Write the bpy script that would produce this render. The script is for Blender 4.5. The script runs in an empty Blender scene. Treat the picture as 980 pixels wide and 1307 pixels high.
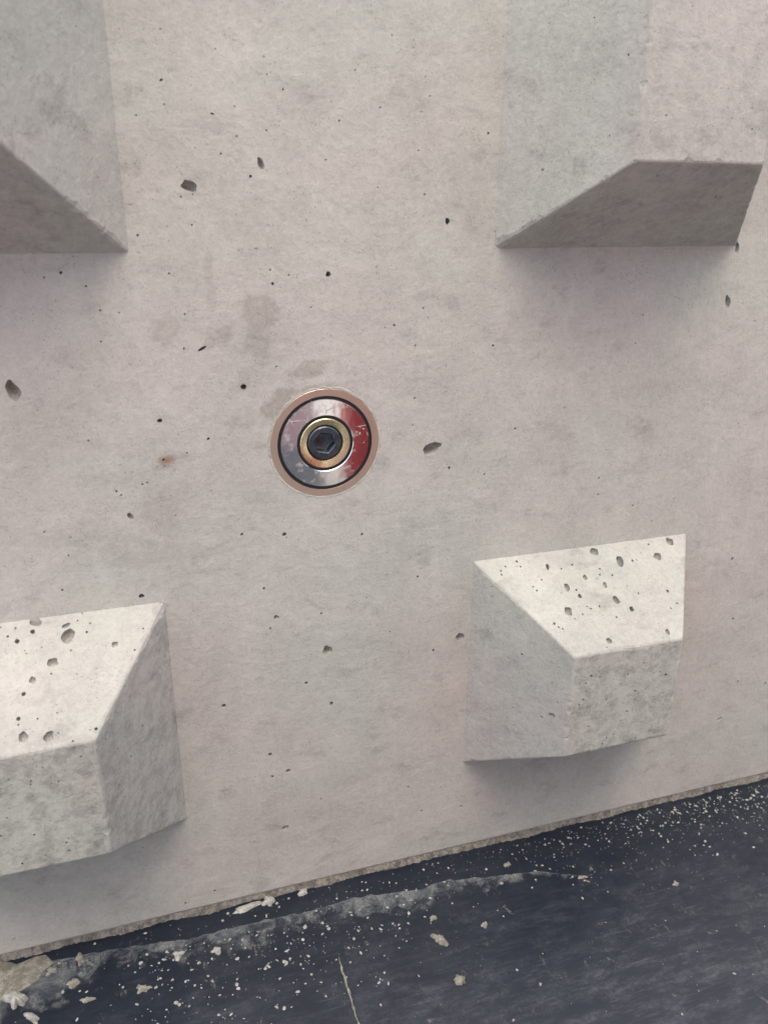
import bpy, bmesh, math, random
from mathutils import Vector, Matrix, noise
from mathutils.geometry import delaunay_2d_cdt
random.seed(7)
scene = bpy.context.scene
COL = scene.collection

# ------------------------------------------------------------------ camera
S = 0.405                 # metres from the lens to the concrete face
ZC = 1.062                # lens height above the plate, in units of S
F_PX, PITCH, YAW, ROLL = 1028.63, 0.373652, 0.310161, -0.008626
cy, sy, cp, sp = math.cos(YAW), math.sin(YAW), math.cos(PITCH), math.sin(PITCH)
FWD = Vector((sy*cp, cy*cp, -sp)); R0 = Vector((cy, -sy, 0)); D0 = FWD.cross(R0)
RIGHT = math.cos(ROLL)*R0 + math.sin(ROLL)*D0
DOWN = -math.sin(ROLL)*R0 + math.cos(ROLL)*D0
CAM = Vector((0, -S, ZC*S))
cam = bpy.data.cameras.new('camera'); camo = bpy.data.objects.new('camera', cam); COL.objects.link(camo)
m = Matrix((RIGHT, -DOWN, -FWD)).transposed().to_4x4(); m.translation = CAM
camo.matrix_world = m
cam.sensor_fit = 'VERTICAL'; cam.sensor_height = 24.0; cam.sensor_width = 18.0
cam.lens = F_PX/1307*24.0
cam.clip_start = 0.01; cam.clip_end = 500
cam.dof.use_dof = True; cam.dof.focus_distance = 0.47
cam.dof.aperture_fstop = cam.lens/2.4
scene.camera = camo

# ------------------------------------------------------------------ light
SUN_EL, SUN_AZ = math.radians(63), math.radians(-4)      # azimuth: 0 = straight out from the wall, minus = to its left
sd = Vector((math.sin(SUN_AZ)*math.cos(SUN_EL), -math.cos(SUN_AZ)*math.cos(SUN_EL), math.sin(SUN_EL)))
world = bpy.data.worlds.new('World'); scene.world = world; world.use_nodes = True
wn = world.node_tree; wn.nodes.clear()
sky = wn.nodes.new('ShaderNodeTexSky'); sky.sky_type = 'NISHITA'; sky.sun_disc = False
sky.sun_elevation = SUN_EL
sky.sun_rotation = math.atan2(sd.x, sd.y)
sky.air_density = 1.0; sky.dust_density = 5.0; sky.ozone_density = 1.0
bg = wn.nodes.new('ShaderNodeBackground'); bg.inputs['Strength'].default_value = 0.15
wo = wn.nodes.new('ShaderNodeOutputWorld')
wn.links.new(sky.outputs[0], bg.inputs[0]); wn.links.new(bg.outputs[0], wo.inputs[0])
sl = bpy.data.lights.new('sun', 'SUN'); sl.energy = 0.5; sl.angle = math.radians(170); sl.color = (1.0, 0.96, 0.91)
so = bpy.data.objects.new('sun', sl); COL.objects.link(so); so.location = sd*5
so.rotation_euler = (-sd).to_track_quat('-Z', 'Y').to_euler()
vs = scene.view_settings
vs.view_transform = 'Standard'; vs.look = 'None'; vs.gamma = 1.0; vs.use_curve_mapping = False
vs.exposure = 1.14
vs.use_white_balance = True; vs.white_balance_temperature = 6480; vs.white_balance_tint = 2

# ------------------------------------------------------------------ helpers
def ray(px, py):
    u, v = (px-490)/F_PX, (py-653.5)/F_PX
    return RIGHT*u + DOWN*v + FWD
def on_plane(px, py, o, n):
    d = ray(px, py); return CAM + d*((o-CAM).dot(n)/d.dot(n))
def on_wall(px, py): return on_plane(px, py, Vector((0, 0, 0)), Vector((0, 1, 0)))
def on_plate(px, py): return on_plane(px, py, Vector((0, 0, 0)), Vector((0, 0, 1)))
def link(name, me, mat=None, parent=None, label=None, cat=None, group=None, kind=None):
    o = bpy.data.objects.new(name, me); COL.objects.link(o)
    if mat and me: me.materials.append(mat)
    if parent: o.parent = parent
    for k, v in (('label', label), ('category', cat), ('group', group), ('kind', kind)):
        if v: o[k] = v
    return o
def mesh(name, verts, faces, tone=None, smooth=False):
    me = bpy.data.meshes.new(name); me.from_pydata([tuple(v) for v in verts], [], faces)
    if tone is not None:
        a = me.attributes.new('tone', 'FLOAT', 'FACE'); a.data.foreach_set('value', tone)
    if smooth: me.polygons.foreach_set('use_smooth', [True]*len(me.polygons))
    me.update(); return me

# node helpers
class NT:
    def __init__(s, name):
        s.m = bpy.data.materials.new(name); s.m.use_nodes = True; s.t = s.m.node_tree
        s.b = s.t.nodes['Principled BSDF']; s.tc = s.n('TexCoord')
        s.obj = s.tc.outputs['Object']
    def n(s, k, **kw):
        x = s.t.nodes.new('ShaderNode'+k)
        for a, v in kw.items(): setattr(x, a, v)
        return x
    def put(s, sock, v):
        if isinstance(v, bpy.types.NodeSocket): s.t.links.new(v, sock)
        else: sock.default_value = v
    def math(s, op, a, b=0.0, c=0.0, clamp=False):
        x = s.n('Math', operation=op, use_clamp=clamp); s.put(x.inputs[0], a); s.put(x.inputs[1], b); s.put(x.inputs[2], c); return x.outputs[0]
    def noise(s, scale, detail=4, rough=.55, vec=None, dist=0):
        x = s.n('TexNoise'); s.put(x.inputs['Vector'], vec or s.obj); x.inputs['Scale'].default_value = scale
        x.inputs['Detail'].default_value = detail; x.inputs['Roughness'].default_value = rough; x.inputs['Distortion'].default_value = dist
        return x.outputs['Fac']
    def vor(s, scale, vec=None, feature='F1', rnd=1.0):
        x = s.n('TexVoronoi', feature=feature); s.put(x.inputs['Vector'], vec or s.obj); x.inputs['Scale'].default_value = scale
        x.inputs['Randomness'].default_value = rnd; return x.outputs['Distance']
    def ramp(s, v, lo, hi, a=0.0, b=1.0, smooth=True):
        x = s.n('MapRange', interpolation_type='SMOOTHSTEP' if smooth else 'LINEAR'); s.put(x.inputs[0], v)
        for i, q in enumerate((lo, hi, a, b)): s.put(x.inputs[i+1], q)
        return x.outputs[0]
    def mix(s, f, a, b, blend='MIX'):
        x = s.n('Mix', data_type='RGBA', blend_type=blend); s.put(x.inputs[0], f)
        for i, q in ((6, a), (7, b)): s.put(x.inputs[i], q if isinstance(q, bpy.types.NodeSocket) else (*q, 1))
        return x.outputs[2]
    def mapping(s, loc=(0,0,0), rot=(0,0,0), scl=(1,1,1), vec=None, typ='POINT'):
        x = s.n('Mapping', vector_type=typ); s.put(x.inputs[0], vec or s.obj)
        x.inputs[1].default_value = loc; x.inputs[2].default_value = rot; x.inputs[3].default_value = scl; return x.outputs[0]
    def attr(s, name):
        x = s.n('Attribute', attribute_name=name); return x.outputs['Fac']
    def bump(s, h, dist, strength=1.0, normal=None):
        x = s.n('Bump'); s.put(x.inputs['Height'], h); x.inputs['Distance'].default_value = dist; x.inputs['Strength'].default_value = strength
        if normal: s.put(x.inputs['Normal'], normal)
        return x.outputs[0]
    def set(s, **kw):
        for k, v in kw.items():
            k = {'color': 'Base Color', 'rough': 'Roughness', 'metal': 'Metallic', 'normal': 'Normal', 'alpha': 'Alpha', 'spec': 'Specular IOR Level', 'coat': 'Coat Weight', 'coat_rough': 'Coat Roughness'}[k]
            if k == 'Base Color' and not isinstance(v, bpy.types.NodeSocket): v = (*v, 1)
            s.put(s.b.inputs[k], v)
        return s.m

# ------------------------------------------------------------------ materials
def concrete_material():
    t = NT('concrete')
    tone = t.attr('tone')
    big = t.noise(5, 3); mid = t.noise(26, 4, .6); small = t.noise(110, 3, .6); grain = t.noise(950, 1, .5); fine = t.noise(330, 3, .65)
    warm = t.ramp(t.noise(7, 2, vec=t.mapping(loc=(3, 1, 2))), .35, .65)
    col = t.mix(warm, (.405, .402, .372), (.428, .392, .374))
    v = t.math('MULTIPLY_ADD', t.math('SUBTRACT', big, .5), .22, 1.0)
    v = t.math('ADD', v, t.math('MULTIPLY', t.math('SUBTRACT', mid, .5), .44))
    v = t.math('ADD', v, t.math('MULTIPLY', t.math('SUBTRACT', small, .5), .24))
    v = t.math('ADD', v, t.math('MULTIPLY', t.math('SUBTRACT', grain, .5), .24))
    v = t.math('ADD', v, t.math('MULTIPLY', t.math('SUBTRACT', fine, .5), .36))
    # streaky darker bruises that run along the wall
    st = t.ramp(t.noise(46, 4, .68, vec=t.mapping(rot=(0, .25, 0), scl=(.7, 1, 1.3)), dist=.3), .54, .70)
    v = t.math('SUBTRACT', v, t.math('MULTIPLY', st, .16))
    # darker mottling on the keys, weighted face by face
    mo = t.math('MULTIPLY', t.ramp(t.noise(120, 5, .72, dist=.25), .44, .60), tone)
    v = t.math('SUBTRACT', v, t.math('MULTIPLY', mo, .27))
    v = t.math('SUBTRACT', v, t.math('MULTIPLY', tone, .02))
    # hair pores
    po = t.ramp(t.vor(520), .10, .26, 1, 0); gate = t.ramp(t.noise(75, 3, .7), .46, .60)
    po = t.math('MULTIPLY', po, gate)
    v = t.math('SUBTRACT', v, t.math('MULTIPLY', po, .34))
    col = t.mix(1.0, col, t_gray(t, v), 'MULTIPLY')
    # stains with a shape of their own on the wall face: (px, py, half width, half height, turn, strength)
    sep = t.n('SeparateXYZ'); t.put(sep.inputs[0], t.obj)
    onwall = t.math('COMPARE', sep.outputs[1], 0.0, .004)
    wob = t.noise(130, 3, .6); wob2 = t.noise(420, 3, .7)
    tot = None
    for px, py, a, b, rot, s in ((330, 400, 26, 27, 0, .62), (329, 436, 17, 22, 0, .52), (397, 471, 29, 12, -.32, .72), (213, 420, 22, 21, 0, .42),
                                 (266, 344, 8, 22, .05, .40), (271, 380, 7, 22, 0, .28), (287, 431, 11, 18, .2, .45), (355, 517, 30, 15, -.75, .95),
                                 (312, 485, 9, 20, 0, .3), (268, 437, 8, 9, .5, .5), (405, 499, 34, 10, -.1, .75), (205, 655, 30, 26, .4, .30), (165, 705, 40, 26, 0, .26),
                                 (290, 1014, 14, 8, -.2, .35), (350, 1020, 18, 6, -.3, .3), (508, 910, 12, 8, 0, .3), (900, 440, 12, 10, 0, .2)):
        c = on_wall(px, py); k = (on_wall(px+a, py)-c).length; l = (on_wall(px, py+b)-c).length
        p = t.mapping(loc=c, rot=(0, rot, 0), scl=(k, 1, l), typ='TEXTURE')
        q = t.n('VectorMath', operation='MULTIPLY'); t.put(q.inputs[0], p); q.inputs[1].default_value = (1, 0, 1)
        ln = t.n('VectorMath', operation='LENGTH'); t.put(ln.inputs[0], q.outputs[0])
        d = t.math('ADD', ln.outputs['Value'], t.math('MULTIPLY', t.math('SUBTRACT', wob, .5), 1.5))
        f = t.math('MULTIPLY', t.ramp(d, .72, 1.08, 1, 0), s*.95)
        tot = f if tot is None else t.math('MAXIMUM', tot, f)
    tot = t.math('MULTIPLY', t.math('MULTIPLY', tot, onwall), t.ramp(wob2, .25, .6, .45, 1.0))
    col = t.mix(tot, col, t.mix(1.0, col, (.69, .675, .65), 'MULTIPLY'))
    # rust freckle
    c = on_wall(209, 587)
    p = t.mapping(loc=c + Vector((.0015, 0, -.0003)), scl=(.0058, 1, .0034), typ='TEXTURE')
    q = t.n('VectorMath', operation='MULTIPLY'); t.put(q.inputs[0], p); q.inputs[1].default_value = (1, 0, 1)
    ln = t.n('VectorMath', operation='LENGTH'); t.put(ln.inputs[0], q.outputs[0])
    d = t.math('ADD', ln.outputs['Value'], t.math('MULTIPLY', t.math('SUBTRACT', wob, .5), .8))
    col = t.mix(t.math('MULTIPLY', t.ramp(d, 0, 1.1, .75, 0), onwall), col, (.23, .13, .06))
    h = t.math('ADD', t.math('MULTIPLY', mid, .5), t.math('MULTIPLY', small, .35))
    h = t.math('ADD', h, t.math('MULTIPLY', fine, .22))
    h = t.math('ADD', h, t.math('MULTIPLY', grain, .06))
    pass
    return t.set(color=col, rough=.82, spec=.3, normal=t.bump(h, .0016, .8))
def t_gray(t, v):
    x = t.n('CombineColor'); [t.put(x.inputs[i], v) for i in range(3)]; return x.outputs[0]

def plate_material():
    t = NT('black_plate')
    rot = (0, 0, .38)
    scr = t.noise(150, 6, .75, vec=t.mapping(rot=(0, 0, -.42), scl=(.16, 3, 1)))
    scr2 = t.noise(130, 6, .75, vec=t.mapping(rot=(0, 0, .75), scl=(.16, 4, 1)))
    swp = t.noise(75, 7, .8, vec=t.mapping(rot=rot, scl=(.45, 1.3, 1)), dist=.2)
    fine = t.noise(240, 5, .8); cloud = t.noise(16, 5, .7, dist=.4)
    sep = t.n('SeparateXYZ'); t.put(sep.inputs[0], t.obj)
    out = t.ramp(t.math('ADD', t.math('MULTIPLY', sep.outputs[1], -1), t.math('MULTIPLY', t.math('SUBTRACT', cloud, .5), .14)), .0, .17)
    dust = t.math('MULTIPLY', t.ramp(swp, .42, .75), t.math('MULTIPLY_ADD', out, .17, .03))
    dust = t.math('MULTIPLY', dust, t.ramp(fine, .3, .7, .3, 1.5))
    dust = t.math('ADD', dust, t.math('MULTIPLY', t.ramp(scr, .56, .76), t.math('MULTIPLY_ADD', out, .26, .04)))
    dust = t.math('ADD', dust, t.math('MULTIPLY', t.ramp(scr2, .57, .78), t.math('MULTIPLY_ADD', out, .22, .05)))
    dust = t.math('ADD', dust, t.math('MULTIPLY', t.ramp(t.noise(800, 2), .64, .76), t.ramp(cloud, .4, .6, .03, .22)))
    dust = t.math('ADD', dust, t.math('MULTIPLY', out, .085), clamp=True)
    col = t.mix(dust, (.0070, .0112, .0205), (.29, .305, .335))
    tan = t.math('MULTIPLY', t.ramp(t.noise(85, 7, .8, vec=t.mapping(loc=(2, 5, 0), rot=(0, 0, .2), scl=(1.25, .8, 1)), dist=.3), .585, .72), t.ramp(cloud, .40, .60, .04, .62))
    col = t.mix(tan, col, (.36, .34, .29))
    r = t.math('MULTIPLY_ADD', dust, .5, t.math('MULTIPLY_ADD', t.noise(60, 4), .22, .28))
    h = t.math('ADD', t.noise(45, 4), t.math('MULTIPLY', t.noise(500, 3), .12))
    h = t.math('ADD', h, t.math('MULTIPLY', tan, .25))
    return t.set(color=col, rough=r, spec=.45, normal=t.bump(h, .0010, .6))

def cement_material(name, a, b):
    t = NT(name)
    col = t.mix(t.ramp(t.noise(160, 5, .8), .38, .62), a, b)
    col = t.mix(1.0, col, t_gray(t, t.math('MULTIPLY_ADD', t.noise(900, 2), .6, .7)), 'MULTIPLY')
    return t.set(color=col, rough=.9, spec=.2, normal=t.bump(t.noise(600, 4, .7), .0008, .8))

def film_material():
    t = NT('cement_film')
    e = t.attr('edge')
    n = t.noise(80, 6, .72, dist=.3); n2 = t.noise(30, 3); n3 = t.noise(700, 2)
    a = t.math('ADD', t.math('MULTIPLY', t.math('SUBTRACT', n, .5), 1.7), e)
    a = t.math('ADD', a, t.math('MULTIPLY', t.math('SUBTRACT', n2, .5), 1.3))
    al = t.math('MULTIPLY', t.ramp(a, .28, .80), t.ramp(n3, .25, .65, .28, .50))
    col = t.mix(t.ramp(n, .4, .65), (.15, .165, .19), (.34, .345, .34))
    return t.set(color=col, rough=.9, spec=.2, alpha=al)

def metal(name, a, b, rough, scale=300, metallic=1.0, bump=.00005):
    t = NT(name)
    n = t.noise(scale, 5, .65)
    return t.set(color=t.mix(t.ramp(n, .35, .7), a, b), rough=t.math('MULTIPLY_ADD', n, .2, rough-.1), metal=metallic, normal=t.bump(t.noise(900, 3), bump, .6))

def mirror_material():
    t = NT('polished_magnet')
    n = t.noise(130, 6, .7); s = t.noise(420, 4, .75)
    spk = t.math('MULTIPLY', t.ramp(t.vor(330), .10, .20, 1, 0), t.ramp(t.noise(90, 2), .55, .62))
    scr = t.math('MULTIPLY', t.ramp(t.vor(95, vec=t.mapping(loc=(1, 2, 3)), feature='DISTANCE_TO_EDGE'), .006, .022, 1, 0), t.ramp(t.noise(45, 3, vec=t.mapping(loc=(7, 0, 2))), .54, .60))
    film = t.ramp(n, .52, .70, 0, .35)
    dirt = t.math('MAXIMUM', t.math('MAXIMUM', spk, t.math('MULTIPLY', scr, .7)), film)
    r = t.math('MULTIPLY_ADD', dirt, .5, .07)
    return t.set(color=t.mix(dirt, (.80, .79, .79), (.62, .58, .56)), metal=t.math('MULTIPLY_ADD', dirt, -.8, 1.0), rough=r, normal=t.bump(t.noise(70, 2), .0002, .35))

M_CON = concrete_material(); M_PLATE = plate_material(); M_FILM = film_material()
M_CRUMB = cement_material('pale_cement', (.42, .41, .385), (.25, .24, .22))
M_TAN = cement_material('tan_cement', (.32, .30, .26), (.17, .155, .13))
M_BEAD = cement_material('brown_bleed', (.225, .205, .185), (.10, .09, .081))
M_RIM = metal('copper_zinc', (.78, .64, .55), (.76, .64, .47), .36)
M_GOLD = metal('yellow_zinc', (.86, .72, .46), (.78, .62, .37), .28)
M_RESIN = NT('black_resin').set(color=(.012, .012, .014), rough=.35)
M_MIRROR = mirror_material()
M_SCREW = metal('black_oxide', (.11, .125, .15), (.06, .07, .085), .36, metallic=.85)
def plain(name, a, b, sc, rough):
    t = NT(name); n = t.noise(sc, 5, .65)
    return t.set(color=t.mix(t.ramp(n, .35, .65), a, b), rough=rough, normal=t.bump(t.noise(sc*6, 4), .001, .5))
M_RED = plain('red_paint', (.50, .028, .035), (.40, .03, .035), 9, .5)
M_GROUND = plain('concrete_ground', (.48, .47, .44), (.40, .39, .37), 6, .9)
M_DARK = plain('dark_timber', (.36, .36, .37), (.26, .26, .27), 14, .8)
M_BOARD = plain('pale_board', (.78, .52, .52), (.70, .50, .50), 12, .7)

# ------------------------------------------------------------------ pitted planar faces
class Surf:
    """collects vertices, faces and a tone per face"""
    def __init__(s): s.v = []; s.f = []; s.t = []
    def add(s, verts, faces, tone):
        k = len(s.v); s.v += verts
        for f in faces: s.f.append([i+k for i in f]); s.t.append(tone)
def outline(r, ang, asp, n, seed, rough):
    pts = []
    for i in range(n):
        a = 2*math.pi*i/n
        k = 1 + rough*(noise.noise(Vector((math.cos(a)*1.3, math.sin(a)*1.3, seed*3.17)))*1.5 + random.uniform(-.25, .25))
        x, y = math.cos(a)*r*k*asp, math.sin(a)*r*k/asp
        pts.append((x*math.cos(ang)-y*math.sin(ang), x*math.sin(ang)+y*math.cos(ang)))
    return pts
def pitted(surf, O, U, V, N, poly, pits, tone):
    """poly: 2D outline in (U,V); pits: (u, v, radius, angle, aspect, depth/r). Cuts each pit as a real hollow."""
    verts = [Vector(p) for p in poly]; faces = [list(range(len(poly)))]; holes = []
    for j, (u, v, r, ang, asp, dep) in enumerate(pits):
        n = 120 if r > .02 else (7 if r < .0006 else (10 if r < .0014 else 18))
        ol = outline(r, ang, asp, n, j + u*91, .012 if r > .02 else (.12 if r < .0014 else .2))
        k = len(verts); verts += [Vector((u+a, v+b)) for a, b in ol]; faces.append(list(range(k, k+n)))
        holes.append((u, v, ol, r, dep))
    ov, oe, of, _, _, orig = delaunay_2d_cdt(verts, [], faces, 1, 1e-7)
    keep = [f for f, o in zip(of, orig) if o and all(i == 0 for i in o)]
    P = lambda u, v, d=0: O + U*u + V*v - N*d
    ar = lambda q: abs(sum(q[i][0]*q[(i+1) % len(q)][1]-q[(i+1) % len(q)][0]*q[i][1] for i in range(len(q))))/2
    cut = sum(ar(h[2]) for h in holes)
    if sum(ar([ov[i] for i in f]) for f in keep) < .97*(ar(poly)-cut): print('FACE LOST', len(poly), len(pits))
    surf.add([P(*p) for p in ov], keep, tone)
    for u, v, ol, r, dep in holes:
        n = len(ol); rings = ((1, 0), (1.06, .30), (.92, .65), (.55, .93))
        vv = [P(u+a*s, v+b*s, r*dep*d) for s, d in rings for a, b in ol] + [P(u, v, r*dep)]
        ff = [[q*n+i, q*n+(i+1) % n, (q+1)*n+(i+1) % n, (q+1)*n+i] for q in range(3) for i in range(n)]
        ff += [[3*n+i, 3*n+(i+1) % n, 4*n] for i in range(n)]
        surf.add(vv, ff, tone)
def inside(poly, u, v, mar=0):
    c = False; n = len(poly); md = 1e9
    for i in range(n):
        (x1, y1), (x2, y2) = poly[i], poly[(i+1) % n]
        if (y1 > v) != (y2 > v) and u < (x2-x1)*(v-y1)/(y2-y1)+x1: c = not c
        dx, dy = x2-x1, y2-y1; L = dx*dx+dy*dy
        if L > 0:
            k = max(0, min(1, ((u-x1)*dx+(v-y1)*dy)/L)); md = min(md, math.hypot(u-x1-k*dx, v-y1-k*dy))
    return c and md > mar
def add_pit(lst, poly, p, gap=1.0):
    R = p[2]*max(p[4], 1/p[4])*1.25
    if not inside(poly, p[0], p[1], R): return
    for q in lst:
        if math.hypot(p[0]-q[0], p[1]-q[1]) < gap*(R + q[2]*max(q[4], 1/q[4])*1.25): return
    lst.append(p)
def pit_from_px(O, U, V, N, px, py, rx, ry, ang=0.0, dep=None):
    c = on_plane(px, py, O, N)-O
    d = ray(px, py); dist = (on_plane(px, py, O, N)-CAM).length
    k = dist/F_PX/d.length*1.0
    ry /= max(.8, abs(d.normalized().dot(N))); r = math.sqrt(rx*ry)*k*(.84 if rx*ry < 6.5 else 1.08); asp = math.sqrt(rx/ry)
    return (c.dot(U), c.dot(V), r, -ang, asp, dep if dep is not None else (3.6 if r < .0016 else 1.6))

# ------------------------------------------------------------------ concrete wall
W = lambda X, Z: Vector((X*S, 0, (Z+ZC)*S))
WX0, WX1, WTOP, WTH, FOOT = -0.85, 1.30, 0.80, 0.30, 0.0052
O = Vector((0, 0, 0)); U = Vector((1, 0, 0)); V = Vector((0, 0, 1)); N = Vector((0, -1, 0))
surf = Surf()
front = [(WX0, FOOT), (WX1, FOOT), (WX1, WTOP), (WX0, WTOP)]
MAGC = W(.2385, -.3055); MR = 0.0297
pits = [(MAGC.x, MAGC.z, MR+.0011, 0, 1, .5)]
wallpits = ((242,237,10,6,.35),(333,209,3.5,7,-.3),(320,225,2.2,2.2),(206,102,3,1.6),(271,145,3.2,1.3),(17,499,7,13,-.35),(258,445,5.5,1.8),(311,494,3.5,3.5),
 (204,537,3,2.6),(266,560,2.4,2.2),(209,587,2,2),(167,659,3.5,4.4),(309,682,2.2,2.2),(363,682,2.7,2.3),(181,761,3.4,2.6),(419,350,3.2,3.2),(348,362,2.3,2.3),
 (503,415,1.8,1.8),(571,282,3,3.6),(623,170,1.7,1.7),(928,385,3.6,6,-.2),(940,316,3,5,-.1),(552,572,11.5,6.5,-.35),(573,597,2.1,2.1),(418,830,6,5.5),(353,788,3.4,2.8),
 (587,813,5.2,4.4),(391,872,2.3,2.1),(423,898,2.3,2.3),(368,984,3,2.2),(345,963,2.4,2.2),(348,991,2,2),(364,1057,4.6,2.6,-.3),(337,751,2,2),(345,802,1.8,1.8),(410,783,1.7,1.7),
 (462,682,2,2),(533,736,1.8,1.8),(553,830,1.9,1.9),(286,901,2.6,2.2),(274,1137,2.2,1.8),(237,1153,2.8,1.8),(78,348,2.4,2.4),(57,354,1.5,1.5),(110,365,1.7,1.7),(128,396,1.6,1.6),(129,436,1.5,1.5),
 (216,349,1.6,1.6),(236,401,1.5,1.5),(235,445,1.6,1.6),(149,627,2,1.6),(155,632,2,1.2),(182,618,1.7,1.5),(188,616,1.5,1.5),(113,562,1.4,1.4),(917,918,4.5,1.6,-.3),(934,713,2.2,2.2),(935,790,1.8,1.8),(941,870,1.9,1.9),
 (976,872,2,2),(521,1004,1.6,1.6),(538,1035,1.9,1.9),(588,1029,2,1.7),(562,1005,1.4,1.4),(410,1020,1.3,1.3),(629,441,1.8,1.6),(657,547,1.5,1.5),(618,605,1.4,1.4),(764,610,1.6,1.6),(763,631,1.3,1.3),(807,645,1.4,1.4),
 (820,402,1.2,1.2),(811,438,1.2,1.2),(530,441,1.5,1.5),(529,508,1.5,1.5),(540,393,1.3,1.3),(57,679,1.5,1.5),(88,709,1.5,1.5),(80,753,1.7,1.7),(282,196,1.6,1.6),(246,248,1.3,1.3),(231,251,1.6,1.6),(275,62,1.2,1.2),
 (174,147,1.6,1.2),(205,37,1.5,1.3),(176,300,1.9,1.9),(245,287,1.6,1.3),(361,114,1.5,1.5),(485,137,2.2,.9),(433,154,2,1.3),(416,204,1.3,1.3),(340,166,1.4,1.4),(482,239,1.2,1.2),(500,45,1.2,1.2),(534,192,1.2,1.2))
for q in wallpits:
    px, py, rx, ry = q[:4]; a = q[4] if len(q) > 4 else random.uniform(-.6, .6)
    add_pit(pits, front, pit_from_px(O, U, V, N, px, py, rx, ry, a), .6)
for i in range(520):
    c = on_wall(random.uniform(-60, 1040), random.uniform(-60, 1200))
    r = .0002 + .0004*random.random()**4
    if c.z > .02: add_pit(pits, front, (c.x, c.z, r, random.uniform(0, 3), random.uniform(.9, 1.25), 1.6))
pitted(surf, O, U, V, N, front, pits, 0.0)
# the other sides of the block
bx = [Vector((x, y, z)) for x in (WX0, WX1) for y in (0, WTH) for z in (0.0006, WTOP)]
bx[0] = Vector((WX0, .0022, .0006)); bx[4] = Vector((WX1, .0022, .0006))
k0 = [Vector((WX0, 0, FOOT)), Vector((WX1, 0, FOOT))]
surf.add(bx + k0, [[0, 2, 6, 4], [1, 5, 7, 3], [2, 3, 7, 6], [0, 8, 1, 3, 2], [4, 6, 7, 5, 9], [0, 4, 9, 8]], 0.0)
wall = link('concrete_wall', mesh('concrete_wall', surf.v, surf.f, surf.t), M_CON,
            label='pale grey precast concrete wall with four raised tapered keys', cat='wall')

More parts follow.
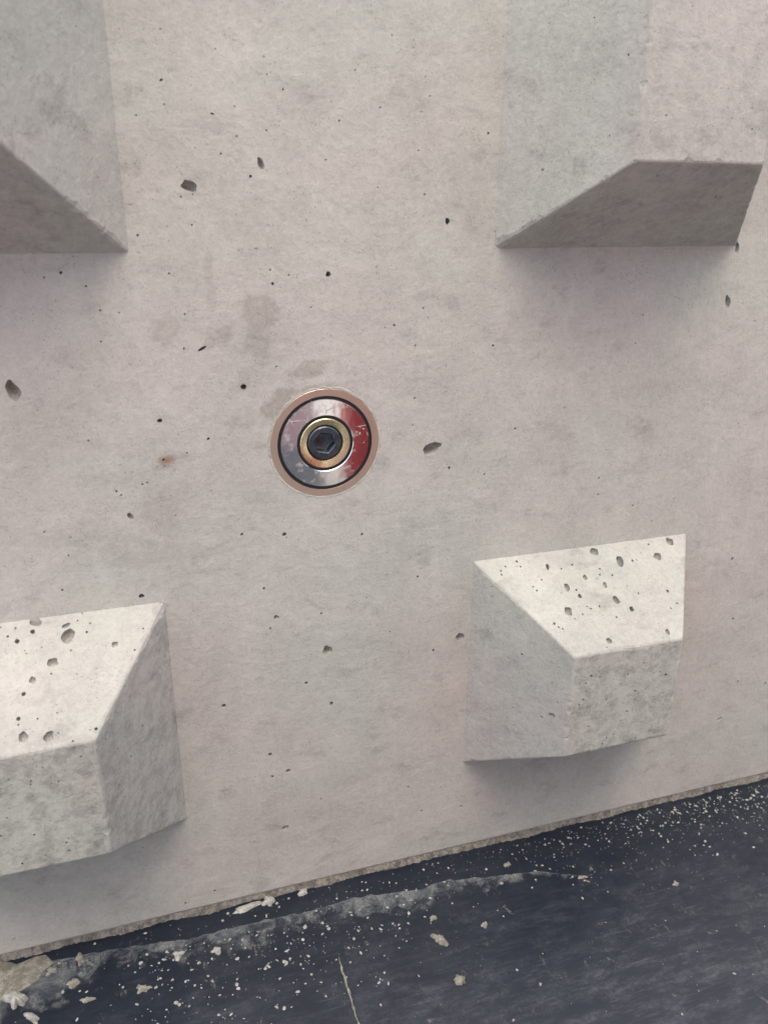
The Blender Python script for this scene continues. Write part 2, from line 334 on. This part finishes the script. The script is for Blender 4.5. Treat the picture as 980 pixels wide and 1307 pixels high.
# ------------------------------------------------------------------ keys
def make_key(x0, x1, z0, z1, inset, h, pxpits, tones, seed, chips):
    """a tapered raised key; x0..z1 its foot on the wall (metres). Faces: front, left, right, top, bottom; edges rubbed and chipped."""
    rnd = random.Random(seed); back = .004; e = inset/h*back
    B = [Vector((x, back, z)) for x, z in ((x0-e, z0-e), (x1+e, z0-e), (x1+e, z1+e), (x0-e, z1+e))]
    F = [Vector((x, -h, z)) for x, z in ((x0+inset, z0+inset), (x1-inset, z0+inset), (x1-inset, z1-inset), (x0+inset, z1-inset))]
    C = B + F                                     # 0 BL 1 BR 2 TR 3 TL foot; 4..7 the same in front
    loops = {'front': (4, 5, 6, 7), 'bottom': (0, 1, 5, 4), 'right': (1, 2, 6, 5), 'top': (2, 3, 7, 6), 'left': (3, 0, 4, 7)}
    edges = {}
    for a, b in ((4, 5), (5, 6), (6, 7), (4, 7), (0, 4), (1, 5), (2, 6), (3, 7)):
        n = max(8, int((C[b]-C[a]).length/.0011)); off = rnd.uniform(0, 50)
        chip = [(rnd.uniform(.14, .86), rnd.uniform(.008, .03), rnd.uniform(.0003, .0014)) for _ in range(rnd.randint(3, 7))] + chips.get((a, b), [])
        def width(t, side, off=off, chip=chip, L=(C[b]-C[a]).length):
            w = .0008 + .0006*abs(noise.noise(Vector((t*L*300, off, side))))
            w += .0022*max(0, noise.noise(Vector((t*L*55, off+9, side*.4)))-.1)
            for c, s, d in chip: w += d*math.exp(-((t-c)/s)**2)*(1+.35*noise.noise(Vector((t*L*400, off, side+4))))
            return w
        edges[(a, b)] = (n, width)
    sf = Surf(); ends = {}; lines = {}
    for name, lp in loops.items():
        c0, c1, c3 = C[lp[0]], C[lp[1]], C[lp[3]]
        Uf = (c1-c0).normalized(); Nf = Uf.cross(c3-c0).normalized(); Vf = Nf.cross(Uf)
        if Nf.dot(c0 - Vector(((x0+x1)/2, 0, (z0+z1)/2))) < 0: Nf = -Nf; 
        p2 = [((C[i]-c0).dot(Uf), (C[i]-c0).dot(Vf)) for i in lp]
        cen = Vector((sum(p[0] for p in p2)/4, sum(p[1] for p in p2)/4))
        info = []
        for i in range(4):
            a, b = lp[i], lp[(i+1) % 4]; A, Bv = Vector(p2[i]), Vector(p2[(i+1) % 4]); d = (Bv-A).normalized()
            nn = Vector((-d.y, d.x)); nn = nn if nn.dot(cen-A) > 0 else -nn
            key = (min(a, b), max(a, b)); info.append((key, a, b, A, Bv, d, nn, edges.get(key)))
        side = {'front': 0, 'left': 1, 'right': 1, 'top': 2, 'bottom': 2}[name]
        corners = []
        for i in range(4):
            p, q = info[i-1], info[i]
            wp = p[7][1](1.0 if p[1] == p[0][0] else 0.0, side) if p[7] else 0
            wq = q[7][1](0.0 if q[1] == q[0][0] else 1.0, side) if q[7] else 0
            a, b = p[3]+p[6]*wp, q[3]+q[6]*wq; den = p[5].x*q[5].y-p[5].y*q[5].x
            t = ((b.x-a.x)*q[5].y-(b.y-a.y)*q[5].x)/den; corners.append(a+p[5]*t)
        poly = []
        for i in range(4):
            key, a, b, A, Bv, d, nn, ed = info[i]
            seq = [corners[i]]
            if ed:
                n, width = ed; L = (Bv-A).length
                for j in range(1, n):
                    t = j/n; tt = t if a == key[0] else 1-t
                    pt = A + d*(L*t) + nn*width(tt, side)
                    if (pt-corners[i]).dot(d) > .0004 and (corners[(i+1) % 4]-pt).dot(d) > .0004: seq.append(pt)
                    else: seq.append(None)
                seq.append(corners[(i+1) % 4])
                full = []
                for j, q in enumerate(seq):
                    full.append(q if q is not None else (corners[i] if j < n/2 else corners[(i+1) % 4]))
                w3 = [c0+Uf*q.x+Vf*q.y for q in full]
                if a != key[0]: w3.reverse()
                lines.setdefault(key, []).append(w3)
            poly += [q for q in seq[:-1] if q is not None] if ed else [seq[0]]
        for i in range(4):
            ends.setdefault(lp[i], []).append(c0+Uf*corners[i].x+Vf*corners[i].y)
        poly = [(p.x, p.y) for p in poly]
        ps = []
        for q in pxpits.get(name, ()):
            add_pit(ps, poly, pit_from_px(c0, Uf, Vf, Nf, q[0], q[1], q[2], q[3], q[4] if len(q) > 4 else 0), .55)
        xs = [p[0] for p in p2]; ys = [p[1] for p in p2]
        for i in range(12 if z0 > .3 else (70 if name in ('front', 'top') else 45)):
            add_pit(ps, poly, (rnd.uniform(min(xs), max(xs)), rnd.uniform(min(ys), max(ys)), .00022+.0005*rnd.random()**3, rnd.uniform(0, 3), rnd.uniform(.9, 1.3), 1.6))
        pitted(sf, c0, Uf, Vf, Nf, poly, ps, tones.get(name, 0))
    for key, (la, lb) in lines.items():
        a, b = C[key[0]], C[key[1]]; n = len(la)-1; mid = []
        for j in range(n+1):
            m_ = (la[j]+lb[j])/2; p = a.lerp(b, (m_-a).dot(b-a)/(b-a).length_squared)
            mid.append(m_.lerp(p, .42 if 0 < j < n else .3))
        k = n+1; fc = []
        for j in range(n): fc += [[j, j+1, k+j+1, k+j], [k+j, k+j+1, 2*k+j+1, 2*k+j]]
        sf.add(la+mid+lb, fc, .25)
        for q, j in ((key[0], 0), (key[1], n)): ends[q].append(mid[j])
    for q in (4, 5, 6, 7):
        pts = ends[q]; c = sum(pts, Vector())/len(pts); ax = (C[q]-c).normalized(); u = ax.orthogonal().normalized(); v = ax.cross(u)
        pts = sorted(pts, key=lambda p: math.atan2((p-c).dot(v), (p-c).dot(u)))
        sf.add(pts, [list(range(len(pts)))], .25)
    me = mesh('key', sf.v, sf.f, sf.t)
    bm = bmesh.new(); bm.from_mesh(me); bmesh.ops.remove_doubles(bm, verts=bm.verts, dist=1e-6); bmesh.ops.dissolve_degenerate(bm, dist=1e-7, edges=bm.edges); bm.to_mesh(me); bm.free()
    return me
def zoomed(x0, y0, k, m, lst): return [(x0+q[0]/k, y0+q[1]/k, m*q[2]/k, m*(q[3] if len(q) > 3 else q[2])/k, random.uniform(-.4, .4)) for q in lst]
LR_TOP = zoomed(560, 660, 2.882, 1, ((570,128,17,11),(665,163,14,19),(803,145,15,12),(848,90,13,11),(537,222,8),(470,258,9,12),(610,250,7,10),(651,305,10,13),(476,347,14),(518,290,7),(708,338,8),(840,272,6),
  (840,423,8,9),(625,455,11,9),(720,482,7),(703,480,4),(400,183,6,10),(770,75,4),(770,100,4),(711,160,5),(637,213,4.5),(591,190,4),(591,212,4),(505,268,5),(424,392,6,5),(528,357,4),(733,280,4),(286,163,5),
  (228,198,4),(360,270,4),(653,368,4),(245,182,4),(300,182,4),(590,328,4),(875,317,6,3),(852,335,3.5),(230,212,4),(455,412,4),(440,405,4),(378,230,4),(640,480,5,4),(760,465,4),(490,175,4),(450,190,3.5)))
LR_FRONT = zoomed(560, 660, 2.882, 1, ((560,585,6),(833,580,7,6),(540,612,4),(530,672,5),(487,760,5),(870,537,5),(600,835,5),(690,715,7,5),(550,770,6,4),(720,640,5),(515,690,4),(640,800,4)))
LR_LEFT = zoomed(560, 660, 2.882, 1, ((415,728,9),(378,736,5),(305,505,5),(255,518,4),(112,522,4),(400,885,4),(435,682,4),(270,700,3.5),(105,632,4)))
LL_TOP = zoomed(0, 740, 3.269, 1, ((150,176,22,15),(278,191,17,8),(284,236,25,27),(220,345,22,15),(138,420,12,14),(100,477,8),(138,216,9),(73,257,9),(34,236,6),(480,270,12,11),(98,657,16,20),(203,655,17,20),(78,580,8),
  (78,605,5),(402,622,8),(408,645,6),(363,218,6),(13,725,7),(43,725,5),(78,717,5),(508,372,15,18),(563,293,5),(598,203,4.5),(482,492,6),(325,170,4),(240,555,4),(158,580,4.5),(245,640,4),(215,392,5)))
LL_FRONT = zoomed(0, 740, 3.269, 1, ((280,1098,9,6),(290,1130,8,5),(180,785,6,3),(245,842,5),(145,1065,6),(95,1185,6),(38,835,4),(5,1070,6),(30,995,5),(130,855,4)))
LL_RIGHT = zoomed(0, 740, 3.269, 1, ((594,607,5),(548,735,5),(432,810,5),(522,905,5),(670,890,5),(435,1012,5),(492,705,4),(630,770,4),(655,230,4),(525,445,4.5),(490,555,4)))
UR_LEFT = zoomed(600, 0, 2.58, .6, ((520,180,9,6),(458,447,5),(290,178,3),(250,153,3),(408,58,5),(430,380,4),(100,435,5),(330,300,4)))
UR_FRONT = zoomed(600, 0, 2.58, .6, ((645,380,6),(850,292,3.5),(890,498,4),(927,425,5),(730,20,4),(635,170,4),(825,290,3)))
UL_RIGHT = zoomed(0, 0, 2.88, .6, ((80,252,6),(280,97,7,5),(280,470,5),(360,652,5),(135,652,5),(200,452,5),(95,605,5),(240,412,5),(325,715,4),(205,675,5),(285,772,5),(110,555,4)))
H = .145*S; INS = .0975*S
xl0, xl1, xr0, xr1 = -.3605*S, .0145*S, .461*S, .836*S
zl0, zl1, zu0, zu1 = (ZC-.873)*S, (ZC-.5065)*S, (ZC-.062)*S, (ZC+.40)*S
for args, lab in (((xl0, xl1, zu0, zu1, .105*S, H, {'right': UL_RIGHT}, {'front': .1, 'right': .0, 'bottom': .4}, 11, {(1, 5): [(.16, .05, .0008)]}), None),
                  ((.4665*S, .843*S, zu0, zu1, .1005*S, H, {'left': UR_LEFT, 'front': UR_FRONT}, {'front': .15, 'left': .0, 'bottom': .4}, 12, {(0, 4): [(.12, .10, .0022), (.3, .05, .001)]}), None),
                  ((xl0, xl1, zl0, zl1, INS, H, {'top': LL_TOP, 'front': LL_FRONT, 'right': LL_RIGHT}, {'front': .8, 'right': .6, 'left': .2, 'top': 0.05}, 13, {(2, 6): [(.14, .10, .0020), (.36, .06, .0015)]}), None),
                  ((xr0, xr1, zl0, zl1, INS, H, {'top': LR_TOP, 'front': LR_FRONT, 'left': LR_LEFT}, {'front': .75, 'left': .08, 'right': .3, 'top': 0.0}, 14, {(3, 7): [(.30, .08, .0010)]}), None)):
    link('shear_key', make_key(*args), M_CON, wall)

# rough cement bleed squeezed out under the foot of the wall
NX = 1500; bx0, bx1 = -.45, .80; rows = 6; vv = []; ff = []
for i in range(NX+1):
    x = bx0+(bx1-bx0)*i/NX
    o = .0015+.0022*noise.noise(Vector((x*38, 0, 0)))+.0010*noise.noise(Vector((x*240, 3, 0)))+.0006*noise.noise(Vector((x*700, 5, 0)))
    o = max(o, .0002) + .0035*max(0, noise.noise(Vector((x*23, 8, 1)))-.35)
    for j in range(rows):
        t = j/(rows-1)
        y = .0030-(.0030+o)*t**.75 + .0005*noise.noise(Vector((x*800, t*6, 7)))*(1 if 0 < j else 0)
        z = .0058*(1-t)+.00005 + .0005*noise.noise(Vector((x*600, t*5, 2)))*(1 if 0 < j < rows-1 else 0)
        vv.append(Vector((x, y, z)))
for i in range(NX):
    for j in range(rows-1):
        a = i*rows+j; ff.append([a, a+1, a+rows+1, a+rows])
link('cement_bleed', mesh('cement_bleed', vv, ff), M_BEAD, wall)

# ------------------------------------------------------------------ the ground, the plate
def box(x0, x1, y0, y1, z0, z1, bev=0.0):
    bm = bmesh.new(); bmesh.ops.create_cube(bm, size=1)
    for v in bm.verts: v.co = Vector((x0 if v.co.x < 0 else x1, y0 if v.co.y < 0 else y1, z0 if v.co.z < 0 else z1))
    if bev: bmesh.ops.bevel(bm, geom=bm.edges[:], offset=bev, segments=2, affect='EDGES')
    me = bpy.data.meshes.new('box'); bm.to_mesh(me); bm.free(); return me
g = [Vector((x, y, -.0203)) for x, y in ((-150, -150), (150, -150), (150, 150), (-150, 150))]
link('ground', mesh('ground', g, [[0, 1, 2, 3]]), M_GROUND, kind='structure')
plate = link('base_plate', box(-.90, 1.35, -.34, .36, -.0200, 0, .002), M_PLATE, label='scuffed black plate strewn with cement under the concrete wall', cat='plate')

# ------------------------------------------------------------------ magnet anchor with its screw, set into the wall
anchor = link('magnet_anchor', None, label='round steel magnet anchor with black rings and hex socket screw set in concrete', cat='magnet')
anchor.location = MAGC
def lathe(name, prof, mat, parent, n=96, close=False, smooth=True):
    vv = []; ff = []; k = len(prof)
    for i in range(n):
        a = 2*math.pi*i/n
        vv += [Vector((r*math.cos(a), -d, r*math.sin(a))) for r, d in prof]
    for i in range(n):
        for j in range(k if close else k-1):
            a, b = i*k+j, i*k+(j+1) % k; c, d = ((i+1) % n)*k+(j+1) % k, ((i+1) % n)*k+j
            ff.append([a, b, c, d])
    me = mesh(name, vv, ff, smooth=smooth); o = link(name, me, mat, parent)
    me.set_sharp_from_angle(angle=math.radians(25)); return o
q = .0001                                        # all but flush with the concrete
rim = lathe('rim', [(MR, -.012), (MR, q-.0001), (MR-.0001, q), (.0284, q), (.0260, q), (.0259, q-.0002), (.02595, -.004)], M_RIM, anchor)
lathe('resin_ring', [(.02605, -.003), (.02605, q-.0003), (.0240, q-.0003), (.0240, -.003)], M_RESIN, anchor)
lathe('magnet_face', [(.0242, -.003), (.0242, q-.0003), (.0240, q), (.0156, q), (.0153, q-.0003), (.0153, -.003)], M_MIRROR, anchor)
lathe('resin_ring', [(.0154, -.003), (.0154, q-.0003), (.0136, q-.0003), (.0136, -.003)], M_RESIN, anchor)
lathe('hub', [(.0138, -.006), (.0138, q-.0004), (.0134, q), (.0129, q-.0001), (.0101, -.0011), (.0098, -.0016), (.0099, -.012)], M_GOLD, anchor)
# grout packed round the rim, ragged and a little uneven
vv = []; ff = []; n = 240; gr = ((-.00025, -.003), (-.00010, .0), (.0004, .0001), (.0009, .0001), (.0017, -.0002))
for i in range(n):
    a = 2*math.pi*i/n; e = Vector((math.cos(a), 0, math.sin(a)))
    for j, (dr, hh) in enumerate(gr):
        k = noise.noise(e*9+Vector((j*.5, 0, 0))); k2 = noise.noise(e*38+Vector((0, j, 0)))
        if j == 0: k = k2 = 0
        vv.append(e*(MR+dr+.0003*k+.00015*k2*(j > 0)) + Vector((0, -(hh+.00016*k+.00012*k2), 0)))
for i in range(n):
    for j in range(4): ff.append([i*5+j, i*5+j+1, ((i+1) % n)*5+j+1, ((i+1) % n)*5+j])
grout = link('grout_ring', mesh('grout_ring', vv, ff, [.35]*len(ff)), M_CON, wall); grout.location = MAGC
# socket screw: rounded cap with a real hexagonal socket
n = 96; hx = .0050/math.cos(math.pi/6); top = -.0012
def hexr(a):
    a = (a+math.radians(12)) % (math.pi/3) - math.pi/6; return .0050/math.cos(a)
prof = [(lambda a: .0094, -.0100), (lambda a: .0094, top-.0012), (lambda a: .0091, top-.0004), (lambda a: .0085, top), (lambda a: hexr(a)+.0006, top), (hexr, top-.0006), (hexr, top-.0062)]
vv = []; ff = []; k = len(prof)
for i in range(n):
    a = 2*math.pi*i/n; vv += [Vector((r(a)*math.cos(a), -d, r(a)*math.sin(a))) for r, d in prof]
for i in range(n):
    for j in range(k-1): ff.append([i*k+j, i*k+j+1, ((i+1) % n)*k+j+1, ((i+1) % n)*k+j])
vv.append(Vector((0, -(top-.0085), 0)))
for i in range(n): ff.append([i*k+k-1, n*k, ((i+1) % n)*k+k-1])
me = mesh('socket_screw', vv, ff, smooth=True); me.set_sharp_from_angle(angle=math.radians(22))
link('socket_screw', me, M_SCREW, anchor)
# black filler ring between hub and screw
lathe('hub_floor', [(.0100, -.0028), (.0092, -.0028)], M_RESIN, anchor)

# ------------------------------------------------------------------ cement on the plate
def blob(c, r, ang, asp, hgt, n, seed, rough=.3):
    ol = outline(r, ang, asp, n, seed, rough); v = [c+Vector((a, b, 0)) for a, b in ol]
    v += [c+Vector((a*.72+random.uniform(-.08, .08)*r, b*.72+random.uniform(-.08, .08)*r, hgt*random.uniform(.7, 1.1))) for a, b in ol] + [c+Vector((0, 0, hgt*random.uniform(.9, 1.3)))]
    f = [[i, (i+1) % n, n+(i+1) % n, n+i] for i in range(n)] + [[n+i, n+(i+1) % n, 2*n] for i in range(n)]
    return v, f
GAP = Vector((0, 0, .00002))
sp_ = Surf()
def speck(px, py, rpx, hk=.35, n=6):
    p = on_plate(px, py)
    if p.y > -.0035 or p.y < -.6: return
    k = (p-CAM).length/F_PX*.93
    v, f = blob(p+GAP, rpx*k, random.uniform(0, 3.2), random.uniform(.85, 1.45), rpx*k*hk, n, random.random()*99)
    sp_.add(v, f, 0)
def edge_y(px): return 1225 - px*.2398
for i in range(1400):
    px = random.uniform(-60, 1060)
    u = random.random()
    if u < .6:                                     # along the foot of the wall, thick at the far end
        if random.random() > (.12 + .88*max(0, (px-380)/600)): continue
        py = edge_y(px)+8+abs(random.gauss(0, 1))*26
    elif u < .76:                                   # round the smear
        px = random.uniform(180, 560); py = edge_y(px)+55+random.gauss(0, 1)*34+ (px-300)*.03
    elif u < .86:
        px = random.gauss(830, 110); py = 1085+ (830-px)*.2+random.gauss(0, 1)*28
    else: py = edge_y(px)+random.uniform(10, 330)
    speck(px, py, .45+1.5*random.random()**5)
for i in range(360):
    px = 1020-abs(random.gauss(0, 190)); py = edge_y(px)+9+abs(random.gauss(0, 1))*20; speck(px, py, .5+1.3*random.random()**3, .5)
for i in range(200):                                # flat pale drops
    px = random.gauss(330, 130); py = edge_y(px)+random.uniform(35, 150); speck(px, py, .6+2.0*random.random()**2.5, .12, 8)
link('cement_specks', mesh('cement_specks', sp_.v, sp_.f), M_CRUMB, label='fine pale cement specks spattered over the black plate', cat='specks', kind='stuff')

# single chips that can be picked out: (px, py, half length px, aspect, turn, height, material, label)
chips = ((316,1158,17,3.4,.22,.0010,M_CRUMB,'long flat pale cement chip lying against the foot of the wall'),
 (343,1150,7,1.25,.1,.0022,M_CRUMB,'blocky pale cement chip touching the end of a longer flat chip'),
 (386,1138,7,1.3,.1,.0020,M_CRUMB,'small tan wedge of cement tucked against the brown bleed line'),
 (561,1200,9,1.5,-.8,.0022,M_TAN,'rounded tan cement lump on bare black plate below the pale smear'),
 (552,1172,5,1.3,.4,.0012,M_TAN,'thin tan cement flake just below the pale smear'),
 (588,1252,8,1.6,-.7,.0022,M_TAN,'tan cement lump farther out from the wall than the rounded one'),
 (647,1104,4.5,1.5,.2,.0016,M_TAN,'tan cement flake between the wall foot and the end of the smear'),
 (742,1120,6,2.6,-.1,.0008,M_TAN,'spidery tan cement fleck where the pale smear fades out'),
 (618,1180,4,1.1,.5,.0008,M_TAN,'faint tan cement dab under the middle of the pale smear'),
 (862,1128,4,1.4,.3,.0008,M_TAN,'tan cement dab among the dense specks past the smear'),
 (6,1250,34,1.35,.45,.0026,M_TAN,'grey brown cement apron spreading from the foot of the wall'),
 (20,1278,13,1.6,-.8,.0046,M_CRUMB,'white crusty cement lump at the end of the wall foot'),
 (40,1299,9,2.0,-.8,.0016,M_CRUMB,'pale cement crust running down from the white lump'),
 (66,1240,6,1.3,.4,.0008,M_TAN,'thin grey cement scab beside the white lump'),
 (102,1224,8,.6,.3,.0008,M_TAN,'ragged tan cement tongue running out from the wall foot'),
 (93,1255,6,1.2,.1,.0008,M_TAN,'flat tan cement dab below the ragged tongue'),
 (112,1276,7,1.9,-.2,.0008,M_TAN,'flat tan cement dab farthest below the ragged tongue'),
 (183,1262,7,1.2,.3,.0007,M_TAN,'round grey cement drop below the start of the smear'),
 (228,1218,6,1.1,.3,.0010,M_CRUMB,'round pale cement drop under the smear near ragged tongue'),
 (277,1213,5,1.0,.3,.0010,M_CRUMB,'round whitish cement drop under the middle of the spatter'))
for i, (px, py, L, asp, ang, hg, mt, lab) in enumerate(chips):
    p = on_plate(px, py); p.y = min(p.y, -.004); k = (p-CAM).length/F_PX
    v, f = blob(Vector(), L*k/math.sqrt(max(asp, 1/asp))*.95, ang, math.sqrt(asp), hg, 28, i*1.7+3, .5)
    me = mesh('cement_chip', v, f, smooth=True); o = link('cement_chip', me, mt, label=lab, cat='cement chip', group='cement chips on the black plate'); o.location = p+GAP

# dried run of cement: a long narrow ridge
path = [(432,1222),(437,1238),(441,1252),(446,1268),(450,1284),(456,1302),(462,1322)]
P3 = [on_plate(*p) for p in path]; vv = []; ff = []; SUB = 12; pts = []
for i in range(len(P3)-1):
    for j in range(SUB): pts.append(P3[i].lerp(P3[i+1], j/SUB))
org = P3[0].copy()
for i, p in enumerate(pts):
    d = (pts[min(i+1, len(pts)-1)]-pts[max(i-1, 0)]).normalized(); s = Vector((-d.y, d.x, 0))
    w = .0006*(1+.7*noise.noise(p*420)) + .0009*max(0, noise.noise(p*130)); w *= .3+.7*min(1, i/10)
    c = p-org+s*.0006*noise.noise(p*200)
    vv += [c+s*w, c+s*w*.4+Vector((0, 0, .0006)), c-s*w*.5+Vector((0, 0, .0005)), c-s*w]
for i in range(len(pts)-1):
    for j in range(3): a = i*4+j; ff.append([a, a+1, a+5, a+4])
o = link('cement_streak', mesh('cement_streak', vv, ff), M_TAN, label='long thin tan cement run trailing away across the black plate', cat='cement streak'); o.location = org+GAP

# dried film smeared in a band along the plate
def smear(top_, wid_, lean, fade0, fade1, gain, label):
    vv = []; ff = []; ed = []; rows = 14; cols = []
    org = on_plate(*top_[len(top_)//2])
    for i in range(len(top_)-1):
        for j in range(10):
            t = j/10; (a, b), (c, d) = top_[i], top_[i+1]; w = wid_[i]*(1-t)+wid_[i+1]*t
            cols.append((a+(c-a)*t, b+(d-b)*t + 2.6*noise.noise(Vector((a+(c-a)*t, 0, 0))*.09), w))
    for i, (x, y, w) in enumerate(cols):
        fe = min(1, i/fade0, (len(cols)-1-i)/fade1)
        w *= .06+.94*fe**.7*(1+.25*noise.noise(Vector((x*.05, 4, 0))))
        for j in range(rows):
            t = j/(rows-1); p = on_plate(x+w*lean*t, y+w*1.35*t); p.y = min(p.y, -.003)
            vv.append(p-org+Vector((0, 0, .00015))); ed.append(gain-.75*t - (1-fe)*.35 + (.1 if j == 0 else 0))
    for i in range(len(cols)-1):
        for j in range(rows-1): a = i*rows+j; ff.append([a, a+1, a+rows+1, a+rows])
    me = mesh('cement_smear', vv, ff); at = me.attributes.new('edge', 'FLOAT', 'POINT'); at.data.foreach_set('value', ed)
    o = link('cement_smear', me, M_FILM, label=label, cat='cement smear'); o.location = org
smear([(40,1240),(105,1219),(150,1211),(200,1204),(250,1197),(285,1187),(350,1172),(400,1162),(450,1146),(490,1141),(540,1135),(560,1125),(625,1119),(690,1112),(740,1118),(800,1110)],
      [12,26,24,24,30,34,34,28,30,28,26,32,36,30,20,12], .15, 25, 55, .78, 'pale dried cement film smeared in a band along the black plate')
smear([(-70,1252),(-20,1242),(10,1236),(40,1232),(80,1224),(120,1218),(150,1212)], [60,66,60,52,50,46,30], .2, 2, 22, .98, 'grey cement scum spread round the white lump at the wall foot')

# ------------------------------------------------------------------ added unseen objects the magnet mirrors; red panel dims and pinks the wall
red = link('red_bounce_panel', None, label='added red panel behind the camera, tinting the wall and mirrored in the magnet', cat='panel')
PX0, PX1, PY, PH = .335, .95, -.84, 1.0
red.location = (PX0, PY, -.0203)
link('face_sheet', box(0, PX1-PX0, -.006, 0, .0005, PH), M_RED, red)
for z in (.0, .36, .64, PH-.05): link('rail', box(.002, PX1-PX0-.002, -.075, -.0065, z+.002, z+.048, .003), M_RED, red)
for x in (.004, .29, PX1-PX0-.045): link('rib', box(x, x+.040, -.070, -.0068, .052, .356, .003), M_RED, red)

# added unseen: pink board blocks and tints frontal light, dark bearer fills the reflection
link('blocker_board', box(-.38, .285, -.87, -.85, .0452, 1.15, .002), M_BOARD, label='added pink board behind the camera, blocking frontal light and mirrored in the magnet', cat='board')
link('bearer', box(-.42, .292, -.90, -.82, -.0200, .0450, .003), M_DARK, label='added dark grey beam under the pink board, for the reflection in the magnet', cat='bearer')
